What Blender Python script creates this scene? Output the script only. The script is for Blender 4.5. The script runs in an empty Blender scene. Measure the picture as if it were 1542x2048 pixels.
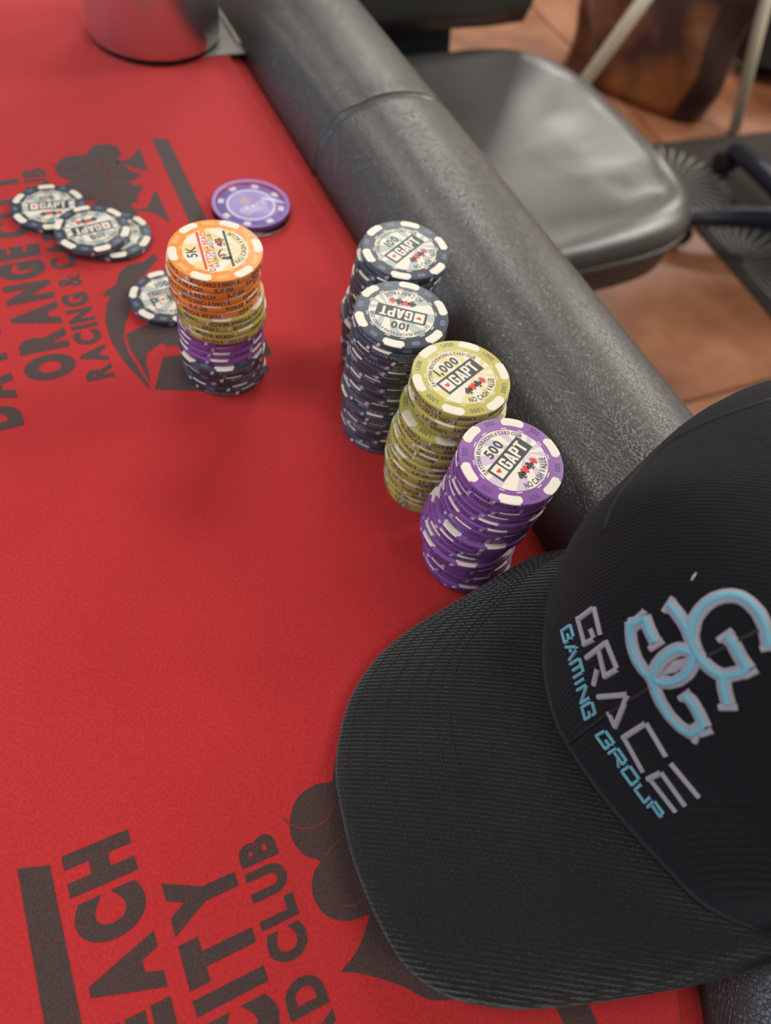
import bpy, bmesh, math, random
from mathutils import Vector, Matrix
from mathutils.bvhtree import BVHTree
from mathutils.geometry import tessellate_polygon

random.seed(11)
PI = math.pi
scene = bpy.context.scene
COL = scene.collection
TZ = 0.76                      # height of the felt above the floor

# ------------------------------------------------------------------ camera
CAM_H, PITCH, ROLL, FPX = 0.27389, 0.99508, 0.23585, 1450.0
_c, _s = math.cos(PITCH), math.sin(PITCH)
FWD = Vector((0, _c, -_s)); _r0 = Vector((1, 0, 0)); _u0 = _r0.cross(FWD)
RIGHT = math.cos(ROLL) * _r0 + math.sin(ROLL) * _u0
UP = -math.sin(ROLL) * _r0 + math.cos(ROLL) * _u0
EYE = Vector((0, 0, TZ + CAM_H))
cd = bpy.data.cameras.new('camera'); cam = bpy.data.objects.new('camera', cd); COL.objects.link(cam)
cam.matrix_world = Matrix(((RIGHT.x, UP.x, -FWD.x, EYE.x), (RIGHT.y, UP.y, -FWD.y, EYE.y),
                           (RIGHT.z, UP.z, -FWD.z, EYE.z), (0, 0, 0, 1)))
cd.sensor_width = 36.0; cd.lens = 36.0 * FPX / 2048.0; cd.sensor_fit = 'AUTO'
cd.clip_start = 0.02; cd.clip_end = 60
cd.dof.use_dof = True; cd.dof.focus_distance = 0.262; cd.dof.aperture_fstop = 8.0
scene.camera = cam

# ------------------------------------------------------------------ world, lamps, exposure
scene.view_settings.view_transform = 'Standard'; scene.view_settings.look = 'None'
scene.view_settings.exposure = 0.0; scene.view_settings.gamma = 1.0
scene.view_settings.use_curve_mapping = False
w = bpy.data.worlds.new('world'); scene.world = w; w.use_nodes = True
w.node_tree.nodes['Background'].inputs[0].default_value = (0.9, 0.95, 1.0, 1)
w.node_tree.nodes['Background'].inputs[1].default_value = 0.5

def area(name, loc, target, sx, sy, power, color):
    l = bpy.data.lights.new(name, 'AREA'); l.shape = 'RECTANGLE'; l.size = sx; l.size_y = sy
    l.energy = power; l.color = color
    o = bpy.data.objects.new(name, l); COL.objects.link(o); o.location = loc
    o.rotation_euler = (Vector(target) - Vector(loc)).to_track_quat('-Z', 'Y').to_euler()
    return o
LAMP = (1.0, 0.965, 0.90)
for lx, ly, pw in ((2.0, 2.0, 56), (-0.5, 2.4, 28), (2.0, 4.2, 80), (-0.3, 4.4, 62), (-1.0, 0.0, 16), (1.3, -0.6, 20), (3.8, 3.0, 40)):
    area('ceiling_lamp', (lx, ly, 2.72), (lx, ly, 0), 1.2, 0.6, pw, LAMP)
area('window_daylight', (-3.85, -0.6, 1.5), (0, 0.3, 0.9), 3.0, 1.6, 95, (0.55, 0.76, 1.0))

# ------------------------------------------------------------------ helpers
def at(x, y, z=0.0):
    """point on the horizontal plane z above the felt seen at photograph pixel x, y"""
    d = FWD + RIGHT * ((x - 771) / FPX) - UP * ((y - 1024) / FPX)
    return EYE + d * ((z - CAM_H) / d.z)

NV = Vector((0.811, 0.585, 0)); SV = Vector((-0.585, 0.811, 0))   # across / along the rail
def ns(n, s, z=0.0): return NV * n + SV * s + Vector((0, 0, TZ + z))

class MB:
    def __init__(self): self.v = []; self.f = []; self.m = []; self.uv = {}
    def vert(self, p): self.v.append(tuple(p)); return len(self.v) - 1
    def face(self, idx, m=0): self.f.append(tuple(idx)); self.m.append(m)
    def grid(self, rows, m=0, closed_u=False, closed_v=False, flip=False, uv=None):
        b = len(self.v); nr = len(rows); nc = len(rows[0])
        for r in rows:
            for p in r: self.v.append(tuple(p))
        if uv:
            k = b
            for r in uv:
                for q in r: self.uv[k] = q; k += 1
        for i in range(nr if closed_v else nr - 1):
            for j in range(nc if closed_u else nc - 1):
                a = b + i * nc + j; c = b + i * nc + (j + 1) % nc
                d = b + ((i + 1) % nr) * nc + (j + 1) % nc; e = b + ((i + 1) % nr) * nc + j
                self.face((a, e, d, c) if flip else (a, c, d, e), m)
        return b
    def lathe(self, prof, n=48, c=(0, 0, 0), m=0, cap=True):
        rows = [[(c[0] + r * math.cos(2 * PI * k / n), c[1] + r * math.sin(2 * PI * k / n), c[2] + z) for k in range(n)] for r, z in prof]
        b = self.grid(rows, m, closed_u=True)
        if cap:
            self.face([b + k for k in range(n)][::-1], m)
            L = b + (len(prof) - 1) * n; self.face([L + k for k in range(n)], m)
    def poly(self, pts, z=0.0, m=0):
        """filled outline (2D or 3D points, maybe concave)"""
        P = [Vector((p[0], p[1], p[2] if len(p) > 2 else z)) for p in pts]
        b = len(self.v); self.v += [tuple(p) for p in P]
        flat = [Vector((p.x, p.y, 0)) for p in P]
        for t in tessellate_polygon([flat]):
            a, c, d = t
            if (flat[c] - flat[a]).cross(flat[d] - flat[a]).z < 0: c, d = d, c
            self.face((b + a, b + c, b + d), m)
    def box(self, c, sx, sy, sz, m=0, rot=0.0):
        cr, sr = math.cos(rot), math.sin(rot); b = len(self.v)
        for dz in (-1, 1):
            for dx, dy in ((-1, -1), (1, -1), (1, 1), (-1, 1)):
                x, y = dx * sx / 2, dy * sy / 2
                self.v.append((c[0] + x * cr - y * sr, c[1] + x * sr + y * cr, c[2] + dz * sz / 2))
        for q in ((3, 2, 1, 0), (4, 5, 6, 7), (0, 1, 5, 4), (1, 2, 6, 5), (2, 3, 7, 6), (3, 0, 4, 7)):
            self.face([b + i for i in q], m)
    def tube(self, pts, r, n=8, m=0, closed=False):
        P = [Vector(p) for p in pts]; rows = []; up = Vector((0.13, 0.21, 0.97)).normalized()
        for i, p in enumerate(P):
            if closed: t = P[(i + 1) % len(P)] - P[i - 1]
            else: t = P[min(i + 1, len(P) - 1)] - P[max(i - 1, 0)]
            t.normalize(); a = t.cross(up)
            if a.length < 1e-4: a = t.cross(Vector((1, 0, 0)))
            a.normalize(); b_ = a.cross(t)
            rr = r[i] if isinstance(r, (list, tuple)) else r
            rows.append([p + (a * math.cos(2 * PI * k / n) + b_ * math.sin(2 * PI * k / n)) * rr for k in range(n)])
        b = self.grid(rows, m, closed_u=True, closed_v=closed, flip=False)
        if not closed:
            self.face([b + k for k in range(n)][::-1], m)
            L = b + (len(rows) - 1) * n; self.face([L + k for k in range(n)], m)
    def mesh(self, name, mats, smooth=False, angle=None):
        me = bpy.data.meshes.new(name); me.from_pydata([tuple(p) for p in self.v], [], self.f)
        for mt in mats: me.materials.append(mt)
        if len(mats) > 1: me.polygons.foreach_set('material_index', self.m)
        if self.uv:
            ul = me.uv_layers.new(name='UVMap')
            for lp in me.loops: ul.data[lp.index].uv = self.uv.get(lp.vertex_index, (0, 0))
        if smooth:
            me.polygons.foreach_set('use_smooth', [True] * len(me.polygons))
            if angle: me.set_sharp_from_angle(angle=math.radians(angle))
        me.update(); return me
    def build(self, name, mats, parent=None, smooth=False, angle=None, loc=None):
        if not isinstance(mats, (list, tuple)): mats = [mats]
        o = bpy.data.objects.new(name, self.mesh(name, mats, smooth, angle)); COL.objects.link(o)
        if parent: o.parent = parent
        if loc is not None: o.location = loc
        return o

def tag(o, label=None, cat=None, group=None, kind=None):
    for k, v in (('label', label), ('category', cat), ('group', group), ('kind', kind)):
        if v: o[k] = v
    return o
def empty(name, loc=(0, 0, 0), rz=0.0):
    o = bpy.data.objects.new(name, None); COL.objects.link(o); o.location = loc; o.rotation_euler = (0, 0, rz)
    o.empty_display_size = 0.05; return o
def lerp(a, b, t): return a + (b - a) * t
def spline(P, n):
    """Catmull-Rom through points, n samples per span"""
    P = [Vector(p) for p in P]; out = []
    for i in range(len(P) - 1):
        p0 = P[i - 1] if i else 2 * P[0] - P[1]; p1, p2 = P[i], P[i + 1]
        p3 = P[i + 2] if i + 2 < len(P) else 2 * P[-1] - P[-2]
        for k in range(n):
            t = k / n
            out.append(0.5 * (2 * p1 + (p2 - p0) * t + (2 * p0 - 5 * p1 + 4 * p2 - p3) * t * t + (3 * p1 - p0 - 3 * p2 + p3) * t ** 3))
    out.append(P[-1].copy()); return out
def resample(P, n):
    d = [0.0]
    for a, b in zip(P, P[1:]): d.append(d[-1] + (b - a).length)
    out = []; j = 0
    for k in range(n):
        t = d[-1] * k / (n - 1)
        while j < len(d) - 2 and d[j + 1] < t: j += 1
        u = (t - d[j]) / max(d[j + 1] - d[j], 1e-9); out.append(P[j].lerp(P[j + 1], min(max(u, 0), 1)))
    return out

# ------------------------------------------------------------------ materials
def mat(name, color, rough=0.5, metal=0.0, spec=0.5, **kw):
    m = bpy.data.materials.new(name); m.use_nodes = True
    b = m.node_tree.nodes['Principled BSDF']
    b.inputs['Base Color'].default_value = (*color, 1); b.inputs['Roughness'].default_value = rough
    b.inputs['Metallic'].default_value = metal; b.inputs['Specular IOR Level'].default_value = spec
    for k, v in kw.items(): b.inputs[k.replace('_', ' ')].default_value = v
    return m
def nodes(m): return m.node_tree.nodes, m.node_tree.links, m.node_tree.nodes['Principled BSDF']
def coords(m, scale=(1, 1, 1), rot=(0, 0, 0), which='Object'):
    N, L, _ = nodes(m); tc = N.new('ShaderNodeTexCoord'); mp = N.new('ShaderNodeMapping')
    mp.inputs['Scale'].default_value = scale; mp.inputs['Rotation'].default_value = rot
    L.new(tc.outputs[which], mp.inputs['Vector']); return mp.outputs['Vector']
def bump(m, height, strength, dist=0.001):
    N, L, b = nodes(m); bp = N.new('ShaderNodeBump'); bp.inputs['Strength'].default_value = strength
    bp.inputs['Distance'].default_value = dist; L.new(height, bp.inputs['Height'])
    if b.inputs['Normal'].is_linked: L.new(b.inputs['Normal'].links[0].from_socket, bp.inputs['Normal'])
    L.new(bp.outputs['Normal'], b.inputs['Normal'])
def noise(m, vec, scale, detail=3, rough=0.6):
    N, L, _ = nodes(m); n = N.new('ShaderNodeTexNoise'); n.inputs['Scale'].default_value = scale
    n.inputs['Detail'].default_value = detail; n.inputs['Roughness'].default_value = rough
    L.new(vec, n.inputs['Vector']); return n.outputs['Fac']
def wave(m, vec, scale, direction='X', distort=0.0, dscale=1.0):
    N, L, _ = nodes(m); n = N.new('ShaderNodeTexWave'); n.bands_direction = direction; n.inputs['Scale'].default_value = scale
    n.inputs['Distortion'].default_value = distort; n.inputs['Detail'].default_value = 2; n.inputs['Detail Scale'].default_value = dscale
    L.new(vec, n.inputs['Vector']); return n.outputs['Fac']
def ramp(m, fac, stops, to='Base Color'):
    N, L, b = nodes(m); r = N.new('ShaderNodeValToRGB'); e = r.color_ramp.elements
    while len(e) < len(stops): e.new(0.5)
    for el, (p, c) in zip(e, stops): el.position = p; el.color = (*c, 1)
    L.new(fac, r.inputs['Fac'])
    if to: L.new(r.outputs['Color'], b.inputs[to])
    return r.outputs['Color']
def cloth_bump(m, s=1.0, strength=0.5):
    v = coords(m, (1, 0.55, 1), (0, 0, math.radians(36)))
    bump(m, noise(m, v, 1500 * s, 2), strength, 0.0005)

M = {}
M['felt'] = mat('red_felt', (0.56, 0.028, 0.03), 0.85, spec=0.2, Sheen_Weight=0.2, Sheen_Roughness=0.5, Sheen_Tint=(1, 0.75, 0.7, 1))
_v = coords(M['felt']); ramp(M['felt'], noise(M['felt'], _v, 900, 3), [(0.3, (0.40, 0.017, 0.020)), (0.72, (0.53, 0.031, 0.032))])
cloth_bump(M['felt'], 1, 0.55)
M['print'] = mat('dark_felt_print', (0.062, 0.038, 0.034), 0.9, spec=0.2, Sheen_Weight=0.35)
_v = coords(M['print']); ramp(M['print'], noise(M['print'], _v, 1300, 3), [(0.3, (0.043, 0.026, 0.024)), (0.75, (0.088, 0.05, 0.045))])
cloth_bump(M['print'], 1, 0.55)
M['printline'] = mat('red_hairline_print', (0.22, 0.035, 0.03), 0.9, spec=0.2)

def leather(name, col, rough, grain=420, strength=0.35):
    m = mat(name, col, rough, spec=0.5); v = coords(m)
    N, L, b = nodes(m)
    vo = N.new('ShaderNodeTexVoronoi'); vo.feature = 'DISTANCE_TO_EDGE'; vo.inputs['Scale'].default_value = grain
    nz = N.new('ShaderNodeTexNoise'); nz.inputs['Scale'].default_value = 500; nz.inputs['Detail'].default_value = 2
    mx = N.new('ShaderNodeMixRGB'); mx.inputs[0].default_value = 0.0007; L.new(v, nz.inputs['Vector'])
    L.new(v, mx.inputs[1]); L.new(nz.outputs['Color'], mx.inputs[2]); L.new(mx.outputs[0], vo.inputs['Vector'])
    mr = N.new('ShaderNodeMapRange'); mr.inputs['From Max'].default_value = 0.12; L.new(vo.outputs['Distance'], mr.inputs['Value'])
    bump(m, mr.outputs[0], strength, 0.0004)
    bump(m, noise(m, v, 90, 2), 0.10, 0.001)
    return m
M['rail'] = leather('black_rail_vinyl', (0.034, 0.035, 0.032), 0.36, 620, 0.4)
M['rail'].node_tree.nodes['Principled BSDF'].inputs['Specular IOR Level'].default_value = 0.95
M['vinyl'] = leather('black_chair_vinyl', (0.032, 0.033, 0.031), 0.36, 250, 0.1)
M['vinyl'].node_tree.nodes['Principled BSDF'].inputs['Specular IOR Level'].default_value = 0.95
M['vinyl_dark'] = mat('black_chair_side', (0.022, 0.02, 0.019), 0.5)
M['blackplastic'] = mat('black_plastic', (0.012, 0.013, 0.016), 0.35)
M['blueplastic'] = mat('dark_blue_black_plastic', (0.012, 0.018, 0.032), 0.35)
M['steel'] = mat('brushed_steel', (0.66, 0.64, 0.66), 0.30, 1.0)
M['steel_dark'] = mat('dark_base_ring', (0.03, 0.025, 0.025), 0.35, 0.6)
M['plate'] = mat('grey_plate', (0.33, 0.33, 0.30), 0.4)
M['plate_strip'] = mat('pale_plate_strip', (0.55, 0.54, 0.5), 0.4)
M['apron'] = mat('table_apron', (0.02, 0.018, 0.016), 0.5)

def twill(name, col, freq, rot, strength):
    m = mat(name, col, 0.9, spec=0.25, Sheen_Weight=0.25, Sheen_Roughness=0.4)
    v = coords(m, (1, 1, 1), (0, 0, rot))
    bump(m, wave(m, v, freq, 'Y', 2.2, 9.0), strength, 0.0009)
    v2 = coords(m); bump(m, noise(m, v2, 1800, 2), 0.5, 0.0005)
    ramp(m, noise(m, v2, 1500, 2), [(0.35, tuple(c * 0.75 for c in col)), (0.8, tuple(c * 1.6 for c in col))])
    return m
M['brim'] = twill('black_brim_twill', (0.012, 0.013, 0.012), 205, math.radians(-4), 0.65)
M['crown'] = twill('black_crown_twill', (0.0042, 0.0044, 0.0062), 250, math.radians(10), 0.5)
M['crown'].node_tree.nodes['Principled BSDF'].inputs['Sheen Weight'].default_value = 0.06
M['thread'] = mat('black_thread', (0.010, 0.010, 0.010), 0.8)
def thread(name, col):
    m = mat(name, col, 0.55, spec=0.4, Sheen_Weight=0.3); v = coords(m, (1, 1, 1), (0, 0, 0), 'UV')
    bump(m, wave(m, v, 380, 'X', 1.0, 6.0), 0.9, 0.0006)
    ramp(m, noise(m, v, 900, 2), [(0.3, tuple(c * 0.75 for c in col)), (0.75, tuple(min(1, c * 1.15) for c in col))])
    return m
M['cyan'] = thread('cyan_embroidery', (0.24, 0.74, 0.98))
M['lilac'] = thread('lilac_grey_embroidery', (0.62, 0.57, 0.66))

CH = 'chip_'
M['cream'] = mat('cream_print', (0.80, 0.74, 0.62), 0.42)
M['ink'] = mat('dark_ink', (0.045, 0.06, 0.065), 0.45)
M['inkblue'] = mat('navy_ink', (0.05, 0.035, 0.12), 0.45)
M['redink'] = mat('red_ink', (0.68, 0.05, 0.05), 0.45)
M['whiteink'] = mat('white_ink', (0.24, 0.30, 0.42), 0.45)
M['tick'] = mat('white_tick', (0.72, 0.69, 0.78), 0.4)
M['sixty'] = mat('orange_pale_print', (0.95, 0.62, 0.22), 0.45)
KIND = {
    'black':  dict(body=(0.046, 0.063, 0.088), ray=(0.44, 0.50, 0.47), ink='whiteink', val='100', edge='100', num='whiteink'),
    'purple': dict(body=(0.235, 0.088, 0.33), ray=(0.60, 0.50, 0.60), ink='inkblue', val='500', edge='500', num='inkblue'),
    'yellow': dict(body=(0.50, 0.45, 0.11), ray=(0.74, 0.64, 0.30), ink='ink', val='1,000', edge='1,000', num='ink'),
    'orange': dict(body=(0.86, 0.30, 0.06), ray=(0.90, 0.62, 0.26), ink='ink', val='5K', edge='5,000', num='sixty'),
}
for k, d in KIND.items():
    M[CH + k] = mat(k + '_chip_clay', d['body'], 0.38); M['ray_' + k] = mat(k + '_sunburst', d['ray'], 0.45)

# ------------------------------------------------------------------ glyphs (built-in font)
_g = {}
_fc = bpy.data.curves.new('glyph', 'FONT'); _fo = bpy.data.objects.new('glyph', _fc); COL.objects.link(_fo)
_fc.resolution_u = 5
def glyph(ch, off):
    if (ch, off) not in _g:
        _fc.body = ch; _fc.offset = off; _fc.size = 1.0
        dg = bpy.context.evaluated_depsgraph_get(); dg.update()
        me = bpy.data.meshes.new_from_object(_fo.evaluated_get(dg))
        vs = [(v.co.x, v.co.y) for v in me.vertices]; fs = [tuple(p.vertices) for p in me.polygons]
        bpy.data.meshes.remove(me)
        _g[(ch, off)] = (vs, fs, min((v[0] for v in vs), default=0), max((v[0] for v in vs), default=0.25))
    return _g[(ch, off)]
CAPH = max(v[1] for v in glyph('H', 0.0)[0])
def layout(txt, cap, xs=1.0, off=0.02, gap=0.09):
    """glyphs of txt with cap height cap, as (vertices, faces) with x from 0; returns list, width"""
    k = cap / (CAPH + 2 * off); x = 0.0; out = []
    for ch in txt:
        if ch == ' ': x += 0.26 * k * xs; continue
        vs, fs, a, b = glyph(ch, off * 0.45 if ch == '&' else off)
        out.append(([((p[0] - a) * k * xs + x, (p[1] + off) * k) for p in vs], fs)); x += (b - a) * k * xs + gap * k * max(xs, 0.75)
    return out, x - gap * k * max(xs, 0.75)
def put(mb, txt, cap, fn, m=0, xs=1.0, off=0.02, gap=0.09, align=0.5):
    gl, wd = layout(txt, cap, xs, off, gap)
    for vs, fs in gl:
        b = len(mb.v); mb.v += [tuple(fn(x - wd * align, y)) for x, y in vs]
        for f in fs: mb.face([b + i for i in f], m)
    return wd
def arc_text(mb, txt, cap, r, mid, z, m, inward=False, xs=1.0, off=0.03, gap=0.1, span=None):
    """text on a circle; mid = angle of its middle; inward: letter tops face the centre"""
    def fn(x, y):
        rr = r - y if inward else r + y
        a = mid + x / r if inward else mid - x / r
        return (rr * math.cos(a), rr * math.sin(a), z)
    if span: xs = span * r / layout(txt, cap, 1.0, off, gap)[1]
    put(mb, txt, cap, fn, m, xs, off, gap)

# suit outlines, about one unit tall
def heart(n=20):
    P = []
    for i in range(n):
        t = 2 * PI * i / n
        P.append((16 * math.sin(t) ** 3 / 34, (13 * math.cos(t) - 5 * math.cos(2 * t) - 2 * math.cos(3 * t) - math.cos(4 * t)) / 30 + 0.06))
    return P[::-1]
def suit(mb, kind, cx, cy, s, z, m, rot=0.0):
    def tr(P): return [(cx + (x * math.cos(rot) - y * math.sin(rot)) * s, cy + (x * math.sin(rot) + y * math.cos(rot)) * s) for x, y in P]
    stem = [(-0.2, -0.5), (0.2, -0.5), (0.05, -0.25), (0.04, 0.05), (-0.04, 0.05), (-0.05, -0.25)]
    if kind == 'heart': mb.poly(tr(heart()), z, m)
    elif kind == 'diamond': mb.poly(tr([(0, -0.5), (0.36, 0), (0, 0.5), (-0.36, 0)]), z, m)
    elif kind == 'spade':
        mb.poly(tr([(x, -y * 0.85 + 0.08) for x, y in heart()][::-1]), z, m); mb.poly(tr(stem), z, m)
    else:
        for ox, oy in ((0, 0.24), (-0.23, -0.08), (0.23, -0.08)):
            mb.poly(tr([(ox + 0.22 * math.cos(2 * PI * i / 14), oy + 0.22 * math.sin(2 * PI * i / 14)) for i in range(14)]), z, m)
        mb.poly(tr(stem), z, m)
# block capitals of the chip inlay: outlines in a unit-high box
BLOCK = {
    'G': (0.56, [[(0.12, 0), (0.44, 0), (0.56, 0.1), (0.56, 0.55), (0.3, 0.55), (0.3, 0.4), (0.36, 0.4), (0.36, 0.17), (0.2, 0.17), (0.2, 0.83), (0.36, 0.83), (0.36, 0.68), (0.56, 0.68), (0.56, 0.9), (0.44, 1), (0.12, 1), (0, 0.9), (0, 0.1)]]),
    'A': (0.6, [[(0, 0), (0.2, 0), (0.245, 0.2), (0.355, 0.2), (0.4, 0), (0.6, 0), (0.41, 1), (0.3, 1), (0.3, 0.8), (0.34, 0.36), (0.26, 0.36), (0.3, 0.8), (0.3, 1), (0.19, 1)]]),
    'P': (0.55, [[(0, 0), (0.2, 0), (0.2, 0.36), (0.43, 0.36), (0.55, 0.46), (0.55, 0.9), (0.43, 1), (0.2, 1), (0.2, 0.84), (0.35, 0.84), (0.35, 0.52), (0.2, 0.52), (0.2, 1), (0, 1)]]),
    'T': (0.52, [[(0.16, 0), (0.36, 0), (0.36, 0.83), (0.52, 0.83), (0.52, 1), (0, 1), (0, 0.83), (0.16, 0.83)]]),
    'K': (0.58, [[(0, 0), (0.2, 0), (0.2, 0.35), (0.36, 0), (0.58, 0), (0.36, 0.52), (0.57, 1), (0.36, 1), (0.2, 0.62), (0.2, 1), (0, 1)]]),
    'E': (0.45, [[(0, 0), (0.45, 0), (0.45, 0.17), (0.2, 0.17), (0.2, 0.42), (0.4, 0.42), (0.4, 0.58), (0.2, 0.58), (0.2, 0.83), (0.45, 0.83), (0.45, 1), (0, 1)]]),
    'R': (0.56, [[(0, 0), (0.2, 0), (0.2, 0.4), (0.36, 0), (0.56, 0), (0.42, 0.42), (0.55, 0.52), (0.55, 0.9), (0.43, 1), (0.2, 1), (0.2, 0.84), (0.35, 0.84), (0.35, 0.56), (0.2, 0.56), (0.2, 1), (0, 1)]]),
}
def block(mb, txt, x0, y0, h, z, m, sq=1.0):
    x = x0
    for ch in txt:
        wd, polys = BLOCK[ch]
        for P in polys:
            # thin outlines with a slit are split by tessellation
            mb.poly([(x + px * h * sq, y0 + py * h) for px, py in P], z, m)
        x += (wd + 0.07) * h * sq
    return x

# ------------------------------------------------------------------ poker chips
R, PITCHZ, TH = 0.0195, 0.0035, 0.00342
def chip_body():
    h = TH / 2; ch = 0.00028
    mb = MB(); mb.lathe([(R - 0.0006, -h), (R - 0.00015, -h + 0.00012), (R, -h + ch + 0.0001), (R, h - ch - 0.0001), (R - 0.00015, h - 0.00012), (R - 0.0006, h)], 72, (0, 0, h))
    return mb
def sector(mb, r0, r1, a, wd, z, m, rnd=0.25, n=8):
    """rounded annular patch"""
    P = []
    da = wd / 2
    def pt(u, v): rr = lerp(r0, r1, v); return (rr * math.cos(a + u * da), rr * math.sin(a + u * da))
    cor = []
    for (cu, cv, a0) in ((1 - rnd * 0.6, 1 - rnd, 0), (-1 + rnd * 0.6, 1 - rnd, 90), (-1 + rnd * 0.6, rnd, 180), (1 - rnd * 0.6, rnd, 270)):
        for k in range(4):
            t = math.radians(a0 + 30 * k); cor.append((cu + math.cos(t) * rnd * 0.6, cv + math.sin(t) * rnd))
    # refine long sides
    out = []
    for i, c in enumerate(cor):
        d = cor[(i + 1) % len(cor)]; out.append(c)
        if abs(d[0] - c[0]) > 0.5:
            for k in range(1, 5): out.append((lerp(c[0], d[0], k / 5), lerp(c[1], d[1], k / 5)))
    mb.poly([pt(*q) for q in out], z, m)
def chip_spots(kind):
    """moulded rim spots, dashes, values on the rim and ticks on the edge"""
    d = KIND[kind]; mb = MB(); z = TH + 0.00002
    for i in range(6):
        a = PI / 6 + i * PI / 3
        sector(mb, 0.81 * R, 0.968 * R, a, math.radians(29), z, 0, 0.42)
        n = 7; A = [a + math.radians(22) * (k / (n - 1) - 0.5) for k in range(n)]
        mb.grid([[((R + 0.00003) * math.cos(t), (R + 0.00003) * math.sin(t), TH - 0.00033) for t in A],
                 [((R - 0.0001) * math.cos(t), (R - 0.0001) * math.sin(t), TH - 0.00008) for t in A],
                 [((R - 0.00064) * math.cos(t), (R - 0.00064) * math.sin(t), TH + 0.000025) for t in A]], 0)
        # parallelogram tick half way up the edge
        t0 = i * PI / 3 + 0.17; rr = R + 0.00003; sk = 0.035; wd = 0.075
        mb.grid([[(rr * math.cos(t0 + u), rr * math.sin(t0 + u), TH * 0.22) for u in (0, wd / 2, wd)],
                 [(rr * math.cos(t0 + u + sk), rr * math.sin(t0 + u + sk), TH * 0.80) for u in (0, wd / 2, wd)]], 1)
        for dv in (-1, 1):
            sector(mb, 0.722 * R, 0.742 * R, a + dv * math.radians(13), math.radians(9), z, 2, 0.1)
        arc_text(mb, d['val'] if kind != 'orange' else '5000', 0.10 * R, 0.83 * R, i * PI / 3, z, 3, False, 0.85, 0.005)
    return mb.mesh('rim_spots', [M['cream'], M['tick'], M['cream'] if kind != 'orange' else M['sixty'], M[d['num']]])
def chip_edge(kind):
    d = KIND[kind]; mb = MB(); rr = R + 0.00003; cap = 0.00172 if kind in ('black', 'purple') else 0.0020
    words = [d['edge'], 'DAYTONA BEACH', d['edge'], 'RACING & CARD CLUB', d['edge'], 'POKER ROOM']
    mids = [0, PI / 3, 2 * PI / 3, PI, 4 * PI / 3, 5 * PI / 3]
    for wd_, a0 in zip(words, mids):
        a0 += -0.31 + PI / 6
        put(mb, wd_, cap, lambda x, y: (rr * math.cos(a0 + x / R), rr * math.sin(a0 + x / R), 0.00085 + y), 0,
            0.66 if len(wd_) > 14 else (0.92 if len(wd_) > 8 else 1.15), 0.012 if kind in ('black', 'purple') else 0.028)
    return mb.mesh('edge_lettering', [M[d['ink']]])
def chip_inlay(kind):
    mb = MB(); z = TH + 0.00001; n = 60; r = 0.70 * R
    mb.poly([(r * math.cos(2 * PI * i / n), r * math.sin(2 * PI * i / n)) for i in range(n)], z, 0)
    if kind != 'orange':
        cx, cy = 0.30 * R, -0.1 * R
    else: cx, cy = -0.1 * R, -0.55 * R
    for i in range(11):
        a0 = 2 * PI * i / 11 + 0.1; P = [(cx, cy)]
        for k in range(6):
            a = a0 + 0.27 * k / 5; dx, dy = math.cos(a), math.sin(a)
            bq = cx * dx + cy * dy; t = -bq + math.sqrt(bq * bq - (cx * cx + cy * cy - r * r)); P.append((cx + dx * t, cy + dy * t))
        mb.poly(P, z + 0.00001, 1)
    return mb.mesh('inlay', [M['cream'], M['ray_' + kind]])
def minicard(mb, x, y, w_, h_, z):
    mb.poly([(x, y), (x + w_, y), (x + w_, y + h_), (x, y + h_)], z, 2)
    suit(mb, 'heart', x + w_ * 0.5, y + h_ * 0.5, w_ * 0.55, z + 0.000006, 1)
def face_tour(kind):
    d = KIND[kind]; mb = MB(); z = TH + 0.00004
    def fn(x, y): return (x, y, z)
    put(mb, d['val'], 0.205 * R, lambda x, y: (x - 0.03 * R, y + 0.275 * R, z), 0, 1.0, 0.035)
    bw, bh = 1.08 * R, 0.37 * R
    mb.poly([(-bw / 2, -bh / 2 + 0.03 * R), (bw / 2, -bh / 2 + 0.03 * R), (bw / 2, bh / 2 + 0.03 * R), (-bw / 2, bh / 2 + 0.03 * R)], z, 0)
    y0 = -0.135 * R + 0.03 * R
    minicard(mb, -0.485 * R, y0, 0.21 * R, 0.27 * R, z + 0.00001)
    block(mb, 'GAPT', -0.235 * R, y0, 0.27 * R, z + 0.00001, 2, 1.05)
    for i, sname in enumerate(('spade', 'heart', 'club', 'diamond')):
        suit(mb, sname, (-0.165 + 0.142 * i) * R, -0.33 * R, 0.20 * R, z, 1 if i % 2 else 0)
    arc_text(mb, 'NO CASH VALUE', 0.125 * R, 0.668 * R, -PI / 2 + 0.1, z, 0, True, 1.05, 0.03, 0.1, math.radians(80))
    arc_text(mb, 'DAYTONA BEACH RACING & CARD CLUB', 0.083 * R, 0.585 * R, PI / 2 - 0.03, z, 0, False, 1.0, 0.03, 0.1, math.radians(148))
    return mb.mesh('face_print', [M['ink'], M['redink'], M['cream']])
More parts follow.
